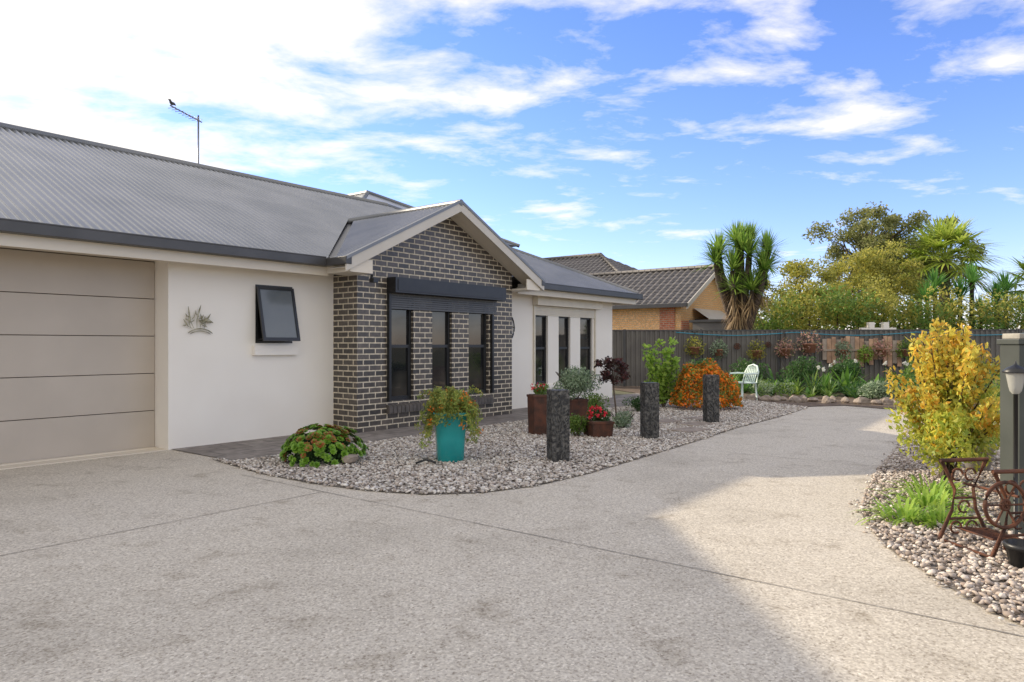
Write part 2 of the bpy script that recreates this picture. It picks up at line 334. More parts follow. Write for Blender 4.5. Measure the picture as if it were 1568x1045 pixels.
# ------------------------------------------------------------------ house
H=empty('white_brick_house',TH)
SL=.47; EY=8.55; EZ=2.64; RX=11.65; RY=13.0; RZ=EZ+SL*(RY-EY); EX=16.1
def corr(mb,O,U,V,c0,c1,lo,hi,mat=0,pitch=.10,amp=.017,seg=8):
    O=Vector(O);U=Vector(U);V=Vector(V).normalized();Nn=U.cross(V)
    n=int((c1-c0)/pitch*seg); vs=[];fs=[]
    for i in range(n+1):
        c=c0+(c1-c0)*i/n; a=lo(c); b=max(hi(c),a)
        off=Nn*(amp*math.cos(2*math.pi*c/pitch))
        vs+=[O+U*c+V*a+off,O+U*c+V*b+off]
    for i in range(n): fs.append((2*i,2*i+2,2*i+3,2*i+1))
    mb.add(vs,fs,mat,True)
K=math.sqrt(1+SL*SL)
GS=.49; KG=math.sqrt(1+GS*GS); GX0,GX1,GY,GZ=6.53,11.19,8.03,2.60; GC=(GX0+GX1)/2; GW=GC-GX0; GRZ=GZ+GS*GW
def mlo(c):
    if GX0<c<GX1:
        d=min(c-GX0,GX1-c); return max(-.04,((GS*d-.04)/SL+.10)*K)
    return -.04
rf=MB()
corr(rf,(0,EY,EZ),(1,0,0),(0,1,SL),-3,EX,mlo,lambda c:min(RY-EY,EX-c)*K)
corr(rf,(EX,EY,EZ),(0,1,0),(-1,0,SL),0,8.9,lambda c:-.03,lambda c:min(c,8.9-c)*K)
rf.add([(-3,RY,RZ),(RX,RY,RZ),(EX,17.45,EZ),(-3,17.45,EZ)],[(0,1,2,3)])
rf.add([(-3,EY,EZ-.02),(-3,RY,RZ-.02),(-3,17.45,EZ-.02)],[(0,1,2)])
def glo(y): return max(0,(.04+SL*(y-8.55))/GS+.07) if y>8.55 else -.02
corr(rf,(GX0,0,GZ),(0,-1,0),(1,0,GS),-10.9,-GY,lambda c:glo(-c)*KG,lambda c:GW*KG)
corr(rf,(GX1,0,GZ),(0,1,0),(-1,0,GS),GY,10.9,lambda c:glo(c)*KG,lambda c:GW*KG)
rf.add([(12.5,14.7,5.42),(9.6,11.8,4.05),(15.4,11.8,4.05)],[(0,1,2)])
rf.add([(12.5,14.7,5.42),(12.5,20,5.42),(9.6,20,4.05),(9.6,11.8,4.05)],[(0,1,2,3)])
rf.add([(12.5,14.7,5.42),(15.4,11.8,4.05),(15.4,20,4.05),(12.5,20,5.42)],[(0,1,2,3)])
rf.add([(3.55,12.8,4.76),(3.55,18,4.76),(-2.5,18,6.9),(-2.5,12.8,6.9)],[(0,1,2,3)])  # unseen raised roof, added to shape the house shadow on the driveway
rf.add([(3.55,12.8,4.5),(3.55,12.8,4.76),(-2.5,12.8,6.9),(-2.5,12.8,4.5)],[(0,1,2,3)])  # front face of that added shadow-casting roof
rf.obj('roof',[M_ROOF],H)
rc=MB()
rc.tube([(-3,RY,RZ+.01),(RX,RY,RZ+.01)],.06,10); rc.tube([(RX,RY,RZ+.01),(EX,EY,EZ+.01)],.05,10); rc.tube([(RX,RY,RZ+.01),(EX,17.45,EZ+.01)],.05,10)
rc.tube([(GC,GY-.01,GRZ+.01),(GC,10.95,GRZ+.01)],.055,10)
rc.tube([(12.5,14.7,5.43),(12.5,20,5.43)],.06,8);rc.tube([(12.5,14.7,5.43),(15.4,11.8,4.06)],.05,8);rc.tube([(12.5,14.7,5.43),(9.6,11.8,4.06)],.05,8)
rc.obj('ridge_caps',[M_CAP],H)
vl=MB()
for sx in(1,-1):
    x0=GX0 if sx>0 else GX1; p0=Vector((x0,8.55-.08,2.615)); p1=Vector((GC,10.9,GRZ-.01)); s=Vector((.12*sx,-.12,0))
    vl.add([p0-s+Vector((0,0,-.01)),p1-s+Vector((0,0,-.03)),p1+s+Vector((0,0,-.03)),p0+s+Vector((0,0,-.01))],[(0,1,2,3)])
vl.obj('valley_flashing',[M_GUT],H)
gt=MB()
def gutter(x0,x1):
    gt.box(x0,x1,8.47,8.59,2.50,2.515); gt.box(x0,x1,8.46,8.475,2.50,2.625); gt.box(x0,x1,8.455,8.472,2.612,2.632)
    gt.box(x0,x1,8.585,8.6,2.50,2.62)
gutter(-3,6.42); gutter(11.30,16.2); gt.box(16.1,16.22,8.46,17.5,2.50,2.63)
gt.box(6.42,6.53,8.02,8.60,2.50,2.61); gt.box(11.19,11.30,8.02,8.60,2.50,2.61)
gt.obj('gutters',[M_GUT],H,bevel=.006)
fs=MB()
fs.box(-3,6.55,8.603,8.63,2.37,2.50); fs.box(11.17,16.1,8.603,8.63,2.37,2.50); fs.box(16.07,16.1,8.64,17.4,2.37,2.50)
fs.box(-3,6.9,8.632,9.4,2.435,2.455); fs.box(10.8,16.06,8.632,9.2,2.435,2.455); fs.box(15.62,16.06,9.21,17.3,2.435,2.455)
fs.obj('fascia_and_soffit',[M_CREAM],H)
bg=MB()
for a,b_ in(((6.44,GY,GZ-.03),(GC,GY,GRZ+.03)),((GX1+.09,GY,GZ-.03),(GC,GY,GRZ+.03))):
    bg.beam(a,b_,.03,.17,0)
    a2=(a[0],a[1]-.012,a[2]+.045); b2=(b_[0],b_[1]-.012,b_[2]+.03); bg.beam(a2,b2,.05,.05,1)
    bg.add([(a[0],GY+.03,a[2]-.12),(b_[0],GY+.03,b_[2]-.14),(b_[0],8.425,b_[2]-.14),(a[0],8.425,a[2]-.12)],[(0,1,2,3)],2)
bg.box(6.54,6.955,8.065,8.60,2.40,2.43,2); bg.box(6.53,6.555,8.065,8.60,2.40,2.56,2)
bg.box(10.765,11.18,8.065,8.60,2.40,2.43,2); bg.box(11.165,11.19,8.065,8.60,2.40,2.56,2)
bg.box(6.556,6.955,8.068,8.09,2.43,2.60,2); bg.box(10.765,11.164,8.068,8.09,2.43,2.60,2)
bg.obj('gable_barge_boards',[M_BARGE,M_CAP,M_CREAM],H)
wl=MB()
wl.box(4.38,5.61,9.0,9.24,0,2.44); wl.box(5.61,6.21,9.0,9.24,0,1.37); wl.box(5.61,6.21,9.0,9.24,2.2,2.44); wl.box(6.21,6.96,9.0,9.24,0,2.44)
wl.box(4.38,4.6,9.24,9.6,0,2.44)
for a,b_ in((10.76,12.29),(12.78,13.2),(13.68,14.1),(14.65,15.6)): wl.box(a,b_,9.0,9.24,0,2.44)
for a,b_ in((12.29,12.78),(13.2,13.68),(14.1,14.65)):
    wl.box(a,b_,9.0,9.24,0,.48); wl.box(a,b_,9.0,9.24,2.0,2.44)
wl.box(15.36,15.6,9.24,17.3,0,2.44)
wl.box(5.56,6.27,8.93,8.998,1.20,1.34); wl.box(12.2,14.75,8.94,8.998,.38,.46)
wl.box(-3,-.6,9.0,9.3,0,2.44); wl.box(-3,15.3,17.0,17.2,0,2.44); wl.box(-3,-2.8,9.3,17,0,2.44)
wl.box(-2.5,3.4,12.85,13.1,2.4,4.5)  # unseen wall under the added shadow-casting roof
wl.obj('rendered_walls',[M_WHITE],H)
bk=MB()
bx=[6.96,7.6,8.13,8.57,9.06,9.5,10.05,10.76]
for i in(0,2,4,6):
    bk.box(bx[i],bx[i+1],8.43,8.56,0,2.5)
for i in(1,3,5):
    bk.box(bx[i],bx[i+1],8.43,8.56,0,.45); bk.box(bx[i],bx[i+1],8.43,8.56,2.13,2.5)
v=[(6.96,8.43,2.5),(10.76,8.43,2.5),(10.76,8.43,2.76),(GC,8.43,3.70),(6.96,8.43,2.76)]
bk.add(v,[(0,1,2,3,4)])
bk.box(6.96,7.09,8.56,9.1,0,2.75); bk.box(10.63,10.76,8.56,9.1,0,2.75)
bk.obj('charcoal_brick_walls',[M_BRICK],H)
sl=MB()
x=7.55
while x<10.1:
    sl.add([(x,8.36,.37),(x+.076,8.36,.37),(x+.076,8.36,.26),(x,8.36,.26),(x,8.50,.43),(x+.076,8.50,.43),(x+.076,8.50,.25),(x,8.50,.25)],[(3,2,1,0),(0,1,5,4),(3,0,4,7),(1,2,6,5),(2,3,7,6)]); x+=.086
sl.obj('brick_sill',[pmat('sill_brick',(.08,.07,.06),(.13,.11,.095),12,.45)],H)
def window(name,x0,x1,z0,z1,y,rail=True,f=.045,parts=H):
    w=MB(); yb=y+.05
    w.box(x0,x0+f,y,yb,z0,z1); w.box(x1-f,x1,y,yb,z0,z1); w.box(x0+f,x1-f,y,yb,z0,z0+f); w.box(x0+f,x1-f,y,yb,z1-f,z1)
    if rail:
        zm=z0+(z1-z0)*.52; w.box(x0+f,x1-f,y+.004,yb,zm-.025,zm+.025)
        w.box(x0+f,x0+f+.018,y+.006,yb,z0+f,zm-.025); w.box(x1-f-.018,x1-f,y+.006,yb,z0+f,zm-.025); w.box(x0+f+.018,x1-f-.018,y+.006,yb,z0+f,z0+f+.02)
    w.add([(x0+f,y+.035,z0+f),(x1-f,y+.035,z0+f),(x1-f,y+.035,z1-f),(x0+f,y+.035,z1-f)],[(0,1,2,3)],1)
    w.obj(name,[M_BLACK,M_GLASS],parts)
for i,(a,b_) in enumerate(((7.6,8.13),(8.57,9.06),(9.5,10.05))): window('sash_window_%d'%i,a,b_,.45,2.13,8.48)
for i,(a,b_) in enumerate(((12.29,12.78),(13.2,13.68),(14.1,14.65))): window('side_window_%d'%i,a,b_,.48,2.0,9.05)
sh=MB()
sh.box(7.55,10.32,8.22,8.425,2.17,2.41,0)
sh.box(7.60,10.27,8.212,8.22,2.20,2.38,0)
z=2.165
while z>1.95: sh.box(7.60,10.26,8.405,8.425,z-.032,z-.003,1); z-=.035
sh.box(7.60,10.26,8.395,8.427,1.92,1.945,1)
sh.box(7.555,7.60,8.37,8.427,.45,2.168,0); sh.box(10.10,10.145,8.37,8.427,.45,1.91,0)
sh.obj('roller_shutter',[M_BLACK,M_SLAT],H)
s2=MB(); s2.box(12.2,14.85,8.85,8.995,2.2,2.40)
z=2.195
while z>2.0: s2.box(12.26,14.75,8.975,8.995,z-.032,z-.004); z-=.035
for xx in(12.22,14.72): s2.box(xx,xx+.04,8.96,8.997,.5,2.198)
s2.obj('cream_roller_shutter',[M_CSLAT],H)
aw=MB(); x0,x1,z0,z1=5.61,6.21,1.37,2.2
for b_ in((x0,x0+.035,z0,z1),(x1-.035,x1,z0,z1),(x0+.035,x1-.035,z0,z0+.035),(x0+.035,x1-.035,z1-.035,z1)): aw.box(b_[0],b_[1],8.99,9.06,b_[2],b_[3])
aw.add([(x0,9.12,z0),(x1,9.12,z0),(x1,9.12,z1),(x0,9.12,z1)],[(0,1,2,3)],0)
def P(x,t,o=0): return (x,8.985-.17*t-o*.95,z1-.03-.77*t+o*.2)
def bar(xa,xb,ta,tb,m,th=.03):
    vs=[P(xa,ta,0),P(xb,ta,0),P(xb,tb,0),P(xa,tb,0),P(xa,ta,th),P(xb,ta,th),P(xb,tb,th),P(xa,tb,th)]
    aw.add(vs,[(0,1,2,3),(7,6,5,4),(0,4,5,1),(1,5,6,2),(2,6,7,3),(3,7,4,0)],m)
bar(x0,x0+.04,0,1,0);bar(x1-.04,x1,0,1,0);bar(x0+.04,x1-.04,0,.05,0);bar(x0+.04,x1-.04,.94,1,0);bar(x0+.04,x1-.04,.05,.94,1,.015)
aw.tube([(x0+.04,9.0,z0+.05),P(x0+.04,.95)],.006,6,0); aw.tube([(x1-.04,9.0,z0+.05),P(x1-.04,.95)],.006,6,0)
aw.obj('awning_window',[M_BLACK,M_SASH],H)
gd=MB(); ph=2.42/5
for i in range(5): gd.box(-.6,4.375,9.35,9.372,i*ph+.012,(i+1)*ph+.003,0)
gd.box(-.6,4.375,9.3725,9.42,0.0,2.44,1)
gd.obj('garage_door',[M_GDOOR,M_GDARK],H,bevel=.004)
ap=MB(); ap.box(-.6,4.38,9.0,9.345,0,.012); ap.box(-.6,4.37,9.25,9.335,.012,.02); ap.obj('garage_threshold',[M_CREAM],H)
se=MB(); se.box(7.0,7.09,8.10,8.2,2.28,2.34); se.tube([(7.05,8.2,2.33),(7.05,8.2,2.40)],.02,8); se.obj('sensor_light',[M_BLACK],H)
an=MB(); ax,ay=6.9,13.0
an.tube([(ax,ay,RZ-.1),(ax,ay,5.72)],.016,8)
bd=Vector((-.62,-.3,.0)).normalized()
p0=Vector((ax,ay,5.62)); an.tube([p0+bd*-.1,p0+bd*.78+Vector((0,0,.03))],.012,6)
pr=Vector((-bd.y,bd.x,0))
for i in range(8):
    c=p0+bd*(.04+i*.10); l=.11-.005*i; an.tube([c-pr*l,c+pr*l],.005,5)
    if i%2==0: an.tube([c-Vector((0,0,.03)),c+Vector((0,0,.05))],.005,5)
an.obj('tv_antenna',[M_POLE],H)
bi=MB(); c=p0+bd*.74+Vector((0,0,.08)); q_=.75
bi.tube([c-bd*.14*q_,c-bd*.07*q_+Vector((0,0,.01)),c,c+bd*.05*q_+Vector((0,0,.02))],[.007,.024,.032,.023],10)
bi.tube([c+bd*.04*q_+Vector((0,0,.02)),c+bd*.07*q_+Vector((0,0,.045)),c+bd*.10*q_+Vector((0,0,.048)),c+bd*.14*q_+Vector((0,0,.042))],[.019,.021,.010,.002],8)
for s in(-1,1): bi.tube([c+pr*.008*s,c+pr*.008*s-Vector((0,0,.06))],.003,5)
bi.obj('perched_bird',[pmat('feathers',(.10,.09,.08),(.04,.04,.04),30,.8)],H)
wa=MB()
def arcp(cx,cz,r,a0,a1,n=10,y=8.97): return [(cx+r*math.cos(R(a0+(a1-a0)*i/n)),y,cz+r*math.sin(R(a0+(a1-a0)*i/n))) for i in range(n+1)]
wa.tube(arcp(4.79,1.30,.26,50,130),[.003]+[.008]*9+[.003],6)
wa.tube(arcp(4.79,1.27,.26,58,122),[.003]+[.006]*9+[.003],6)
for cx,cz,ang,l in((4.70,1.56,105,.30),(4.74,1.56,80,.32),(4.68,1.56,135,.17),(4.84,1.56,66,.22),(4.88,1.58,118,.20),(4.78,1.56,55,.14),(4.66,1.56,95,.2)):
    d=Vector((math.cos(R(ang)),0,math.sin(R(ang)))); q=Vector((-d.z,0,d.x)); o=Vector((cx,8.965,cz))
    wa.tube([o,o+d*l*.35+q*.02,o+d*l*.75+q*.01,o+d*l],[.003,.006,.010,.002],6)
    wa.tube([o+d*l*.5,o+d*l*.6+q*.05,o+d*l*.72+q*.06],[.003,.010,.002],6)
    wa.tube([o+d*l*.4,o+d*l*.5-q*.045,o+d*l*.62-q*.055],[.003,.009,.002],6)
wa.tube([(4.80,8.96,1.63),(4.84,8.96,1.665),(4.90,8.96,1.67),(4.96,8.96,1.64)],[.006,.022,.02,.004],8)
wa.tube([(4.82,8.96,1.65),(4.80,8.96,1.70),(4.83,8.96,1.73)],[.008,.012,.004],8)
wa.obj('metal_wall_sculpture',[pmat('bronze_art',(.50,.46,.33),(.18,.17,.10),14,.45,.3)],H)
w2=MB(); cc=(11.22,8.97,1.70)
w2.ring(cc,.31,.014,(1,0,0),(0,0,1)); w2.ring(cc,.17,.010,(1,0,0),(0,0,1))
for i in range(12):
    a=i*math.pi/6; d=Vector((math.cos(a),0,math.sin(a))); q=Vector((-d.z,0,d.x)); c=Vector(cc)
    w2.tube([c+d*.03,c+d*.15+q*.04,c+d*.30],[.006,.012,.006],6)
w2.obj('round_metal_wall_art',[M_BLACK],H)

# ------------------------------------------------------------------ neighbour house
NB=empty('neighbour_brick_house',TH)
n=MB()
n.box(26.2,31.8,12.0,26,0,3.0,0)
n.add([(26.2,12.0,3.0),(31.8,12.0,3.0),(29,12.0,4.55)],[(0,1,2)],0)
n.box(26.15,26.2,12.25,12.9,0,2.9,1); n.box(26.21,26.9,11.95,12.0,0,2.3,1)
n.box(27.5,38.2,20,27,0,3.0,0)
n.obj('brick_walls',[M_OBRICK,M_RBRICK],NB)
M_TILE=brickmat('concrete_tile',(.12,.11,.10),(.18,.165,.15),(.05,.046,.042),bw=.3,rh=.16,ms=.014,rough=.6,off=.5)
nr=MB(); NS=.52; NK=math.sqrt(1+NS*NS)
corr(nr,(25.75,0,2.95),(0,-1,0),(1,0,NS),-26,-11.55,lambda c:0,lambda c:3.25*NK,0,.3,.035,8)
corr(nr,(32.25,0,2.95),(0,1,0),(-1,0,NS),11.55,26,lambda c:0,lambda c:3.25*NK,0,.3,.035,8)
ex0,ex1,ey0,ey1=26.7,39.1,13.5,30; ez=2.95; hw=6.2
corr(nr,(ex0,0,ez),(0,-1,0),(1,0,NS),-ey1,-ey0,lambda c:0,lambda c:max(0,min(hw,-c-ey0,ey1+c))*NK,0,.3,.035,8)
corr(nr,(0,ey0,ez),(1,0,0),(0,1,NS),ex0,ex1,lambda c:0,lambda c:max(0,min(hw,c-ex0,ex1-c))*NK,0,.3,.035,8)
nr.add([(32.9,19.7,ez+NS*hw),(32.9,23.8,ez+NS*hw),(39.1,30,ez),(39.1,13.5,ez)],[(0,1,2,3)])
nr.obj('tile_roof',[M_TILE],NB)
nt_=MB()
nt_.tube([(29,11.5,2.95+NS*3.25+.05),(29,24,2.95+NS*3.25+.05)],.09,8,1)
nt_.tube([(32.9,19.7,ez+NS*hw+.05),(26.8,13.6,ez+.1)],.09,8,1); nt_.tube([(32.9,19.7,ez+NS*hw+.05),(32.9,24,ez+NS*hw+.05)],.09,8,1)
zt=2.95+NS*3.25
nt_.beam((25.7,11.5,2.93),(29,11.5,zt+.02),.04,.2,0); nt_.beam((32.3,11.5,2.93),(29,11.5,zt+.02),.04,.2,0)
nt_.box(25.62,25.74,11.5,26,2.82,2.96,2)
nt_.box(27.5,30.0,11.9,11.98,1.4,2.4,3)
nt_.add([(27.3,11.95,2.85),(30.2,11.95,2.85),(30.2,11.3,2.4),(27.3,11.3,2.4)],[(0,1,2,3)],0)
nt_.box(27.3,30.2,11.28,11.31,2.25,2.4,0)
nt_.obj('trim_and_awning',[M_BARGE,M_TILE,M_GUT,M_GLASS],NB)
shd=MB()
shd.box(25.5,31.5,9.6,11.2,0,2.2); shd.box(25.4,31.6,9.5,11.3,2.2,2.29,1)
shd.obj('grey_garden_shed',[M_FENCE,M_GUT],NB)

# ------------------------------------------------------------------ fence
fa=Vector((1.2,22.75,0)); fb=Vector((24,21.0,0)); fd=(fb-fa).normalized(); fn=Vector((fd.y,-fd.x,0)); FL=(fb-fa).length; FH=1.82
fm=MB(); prof=[(0,0),(.05,0),(.07,.03),(.13,.03),(.15,0)]
vs=[];t=0
while t<FL:
    for u_,o in prof[:-1]:
        p=fa+fd*(t+u_)+fn*o; vs+=[(p.x,p.y,.02),(p.x,p.y,FH-.03)]
    t+=.15
fm.add(vs,[(2*i,2*i+2,2*i+3,2*i+1) for i in range(len(vs)//2-1)],0)
t=0
while t<FL:
    c=fa+fd*t; fm.obox(c,fd,fn,.035,.05,0,FH+.02,1); t+=2.4
c=(fa+fb)/2; fm.obox(c,fd,fn,FL/2,.035,FH-.04,FH,1)
fm.obj('steel_fence',[M_FENCE,M_GUT])
def onf(t,o=.1,z=0): p=fa+fd*t+fn*o; return Vector((p.x,p.y,z))
def fpos(X,o=.1,z=0): return onf((X-fa.x)/fd.x,o,z)
rb=MB()
for i in range(17):
    X=9.75+i*.14; z1=1.62-random.uniform(0,.16); z0=.78+random.uniform(-.12,.12)
    c=fpos(X,.09+random.uniform(0,.015)); rb.obox(c,fd,fn,.064,.012,z0,z1,0 if i%3 else 1)
rb.obox(fpos(10.85,.125),fd,fn,1.15,.02,1.15,1.21,1)
rb.obj('rustic_board_panel',[M_BOARD,pmat('grey_board',(.44,.36,.29),(.28,.22,.18),4,.85,bump=.5)])
def hangpot(X,z,r,lm,n=300,drop=.1,pm=M_TERRA,o=.28):
    c=fpos(X,o); m=MB()
    m.lathe((c.x,c.y,z),[(.01,0),(r*.7,0),(r,r*1.2),(r*1.08,r*1.2),(r*1.05,r*1.35),(r*.85,r*1.3),(r*.8,r*1.0)],14,0)
    m.leaves(blobpts(n,(c.x,c.y,z+r*1.6-drop*.4),(r*2.0,r*1.5,r*1.5+drop),.3),.10,.042,1)
    for k in range(3):
        a=k*2.1; m.tube([(c.x+r*math.cos(a),c.y+r*math.sin(a),z+r*1.2),(c.x,c.y,z+r*4.2)],.004,4,2)
    b_=fpos(X,.03); m.tube([(b_.x,b_.y,z+r*4.2),(c.x,c.y,z+r*4.2)],.008,5,2)
    m.obj('hanging_flower_pot',[pm,lm,M_BLACK])
for X,z,r,lm in((5.75,1.05,.17,G_GOLD),(6.5,1.0,.15,G_GREY),(7.65,.95,.16,G_GOLD),(8.5,1.0,.17,G_PINK),(9.25,1.1,.21,G_PINK),(10.25,1.0,.14,G_GREY),(10.9,.9,.12,G_LIME),(11.4,1.0,.16,G_PINK),(12.1,1.0,.15,G_MID),(12.8,.95,.18,G_PINK)): hangpot(X,z,r,lm)
# small ornaments hung on the fence
m=MB()
for X,z,r in((7.1,1.3,.09),(8.05,1.35,.08),(12.45,1.35,.09)):
    c=fpos(X,.09,z); m.ring(c,r,.014,fd,(0,0,1)); m.ring(c,r*.5,.012,fd,(0,0,1))
    for k in range(6):
        a=k*math.pi/3; m.tube([c,c+fd*r*math.cos(a)+Vector((0,0,r*math.sin(a)))],.009,5)
m.obj('fence_ornaments',[M_RUST])
ho=MB(); pts=[]
for i in range(60):
    t=i/59; X=5.2+t*10.5; p=fpos(X,.09,1.74-.10*abs(math.sin(t*9.0))); pts.append(p)
ho.tube(pts,.014,6); ho.obj('blue_garden_hose',[pmat('blue_hose',(.04,.28,.40),(.04,.30,.42),5,.4)])

# ------------------------------------------------------------------ vegetation
def shrub(name,X,Y,z0,rx,rz,n,L,W,lm,shell=.35,stems=5,clumps=7,ry=None):
    m=MB(); ry=ry or rx
    for i in range(stems):
        a=random.uniform(0,6.28); m.tube([(X,Y,z0),(X+rx*.4*math.cos(a),Y+ry*.4*math.sin(a),z0+rz),(X+rx*.7*math.cos(a),Y+ry*.7*math.sin(a),z0+rz*1.6)],[.012,.009,.004],5,1)
    for i in range(clumps):
        a=random.uniform(0,6.28); k=random.uniform(0,.6); c=(X+rx*k*math.cos(a),Y+ry*k*math.sin(a),z0+rz*random.uniform(.6,1.4))
        m.leaves(blobpts(n//clumps,c,(rx*.55,ry*.55,rz*.6),shell),L,W,0)
    return m.obj(name,[lm,M_BARK])
def tree(name,X,Y,h,cz,rx,rz,nc,n,L,W,lm,tr=.15,cr=.33,bark=M_BARK):
    m=MB(); m.tube([(X,Y,0),(X+.1,Y,cz*.45),(X-.05,Y+.1,cz*.8),(X,Y,cz)],[tr*1.2,tr,tr*.75,tr*.5],8,1)
    for i in range(nc):
        d=rng.normal(size=3); d/=np.linalg.norm(d); k=rng.uniform(.35,1)
        c=np.array([X+d[0]*rx*k,Y+d[1]*rx*k,cz+(h-cz)*.2+d[2]*rz*k])
        c[2]=min(c[2],h-.2)
        m.tube([(X,Y,cz*random.uniform(.6,1)),(X*.5+c[0]*.5,Y*.5+c[1]*.5,cz*.45+c[2]*.55+.1),tuple(c)],[tr*.4,tr*.22,tr*.05],5,1)
        q=rng.uniform(.55,1.15); m.leaves(blobpts(n//nc,c,(rx*cr*q,rx*cr*q,rx*cr*.7*q),.15),L,W,0)
    return m.obj(name,[lm,bark])
def yuccahead(m,o,L,n,w=.05,dead=True,mg=0,md=1):
    for i in range(n):
        a=random.uniform(0,6.28); e=random.uniform(-.25,1.5)
        d=(math.cos(a)*math.cos(e),math.sin(a)*math.cos(e),math.sin(e))
        m.blade(o,d,L*random.uniform(.75,1.1),w,.08+.2*(1-e/1.5)*random.random(),mg)
    if dead:
        for i in range(n//3):
            a=random.uniform(0,6.28); e=random.uniform(-1.4,-.3)
            d=(math.cos(a)*math.cos(e),math.sin(a)*math.cos(e),math.sin(e))
            m.blade((o[0],o[1],o[2]-random.uniform(0,.5)),d,L*random.uniform(.6,.95),w*.9,.15,md,3)
yt=MB(); X,Y=7.95,24.6
for dx,dy,z in((-.1,0,4.9),(.45,.3,4.95),(-.7,.1,4.6),(.15,-.4,4.4),(.9,-.1,4.6),(-.4,-.4,3.9),(.65,-.5,3.9),(-.85,0,4.2),(.1,.4,5.0),(.25,-.5,3.2),(-.3,-.3,3.3),(.75,0,3.5),(1.0,.1,4.1),(0,-.2,4.6)):
    o=(X+dx,Y+dy,z); yuccahead(yt,o,.92,135,.055,z<3.8)
    yt.tube([(X,Y,0),(X+dx*.3,Y+dy*.3,z*.5),(X+dx*.9,Y+dy*.9,z*.85),o],[.2,.14,.1,.07],7,2)
for i in range(220):
    a=random.uniform(0,6.28); yt.blade((X+.25*math.cos(a),Y+.25*math.sin(a),random.uniform(1.9,3.4)),(math.cos(a),math.sin(a),-1.3),random.uniform(.5,.8),.05,.1,1,3)
yt.obj('yucca_tree',[G_YUC,G_DEAD,M_BARK])
yc=MB()
for X,Y,z in((16.2,27,3.5),(16.9,26.6,3.1),(15.6,26.5,3.0),(17.6,27,3.7),(18.2,26.5,3.0),(16.4,26.2,2.4),(17.4,26.2,2.4),(18.9,27,3.4),(15.2,26.8,2.4),(19.3,26.5,2.6)):
    yuccahead(yc,(X,Y,z),.95,110,.07,False); yc.tube([(X,Y,0),(X,Y,z)],[.12,.07],6,2)
yc.obj('yucca_clump',[LM('leaf_yucca_dark',[(.05,.14,.03),(.10,.23,.05),(.16,.32,.07)],.3,.4),G_DEAD,M_BARK])
def fanpalm(X,Y,zc,rad,nf,name='fan_palm'):
    m=MB(); m.tube([(X,Y,0),(X,Y,zc*.5),(X+.05,Y,zc)],[.32,.24,.22],10,2)
    for i in range(nf):
        a=i*2.399; e=-.45+1.9*(i/nf)
        d=Vector((math.cos(a)*math.cos(e),math.sin(a)*math.cos(e),math.sin(e))); o=Vector((X,Y,zc)); pl=rad*.5
        tip=o+d*pl-Vector((0,0,.08*pl)); m.tube([o,o+d*pl*.5,tip],[.03,.022,.015],5,0)
        side=d.cross(Vector((0,0,1)))
        if side.length<.1: side=Vector((1,0,0))
        side.normalize()
        for k in range(19):
            f=R(-105+210*k/18); dd=d*math.cos(f)+side*math.sin(f)
            m.blade(tip,dd,rad*.66*(1-.25*abs(f)/1.8),.12,.22+.15*random.random(),0 if e>-.38 else 1,3)
    return m.obj(name,[G_PALM,G_DEAD,M_BARK])
fanpalm(19.6,32,5.2,2.3,40)
fanpalm(23.6,31.5,3.9,2.0,24)
tree('gum_tree',17.6,35,8.1,5.4,3.1,2.6,60,13000,.20,.075,G_GUM,.16,.23)
tree('gum_tree',20.8,36,7.6,5.2,2.8,2.4,44,10000,.20,.075,G_GUM,.15,.25)
tree('golden_wattle_tree',11.2,27.5,4.5,2.8,1.7,1.6,26,9000,.13,.06,G_GOLD,.09,.36)
tree('golden_wattle_tree',13.4,28.5,4.9,3.0,1.9,1.8,28,9500,.13,.06,G_GOLD,.09,.36)
tree('golden_wattle_tree',15.2,30,5.9,3.6,2.0,2.2,30,10000,.14,.065,G_GOLD,.09,.36)
m=MB()
for i in range(64):
    X=8.7+(i%46)*.36; Y=25.3+random.uniform(-.6,.9); z=random.uniform(1.3,3.0 if X<18 else 2.6)
    m.leaves(blobpts(380,(X,Y,z),(.75,.6,.7),.3),.13,.065,0 if random.random()<.5 else 1)
    if i%3==0: m.tube([(X,Y,0),(X+.1,Y,z)],[.06,.02],6,2)
m.obj('boundary_hedge',[G_MID,G_GOLD,M_BARK])
m=MB()
for i in range(60):
    X=-8+i*1.1; Y=44+random.uniform(-3,3); z=random.uniform(1.5,3.4)
    m.leaves(blobpts(200,(X,Y,z),(1.3,1.2,1.3),.3),.35,.16,0)
m.obj('distant_trees',[G_DARK])
m=MB(); BX,BY=4.28,6.95
for i in range(50):
    a=random.uniform(0,6.28); k=random.uniform(.05,.58); h=random.uniform(.65,1.46)*(1.10-.35*k)
    tip=Vector((BX+k*math.cos(a),BY+k*math.sin(a)*.9,h)); mid=Vector((BX+k*.35*math.cos(a),BY+k*.35*math.sin(a),h*.5))
    m.tube([(BX+random.uniform(-.05,.05),BY+random.uniform(-.05,.05),0),mid,tip],[.012,.009,.003],5,1)
    for j in range(9):
        t=.28+.72*j/8; p=mid.lerp(tip,(t-.3)/.7) if t>.3 else mid*.95
        r=.04+.06*(1-t)+.03
        pts=blobpts(18,tuple(p),(r,r,r*1.15),.2); m.leaves(pts,.064,.034,0 if t>.6 or random.random()<.25 else 2,.2)
for c in((BX+.46,BY-.05,.80),(BX+.40,BY-.15,.5),(BX-.42,BY,.66),(BX+.1,BY-.3,.35),(BX-.22,BY-.2,.3),(BX-.35,BY-.1,.42)):
    m.leaves(blobpts(150,c,(.17,.14,.2),.2),.064,.034,2,.2)
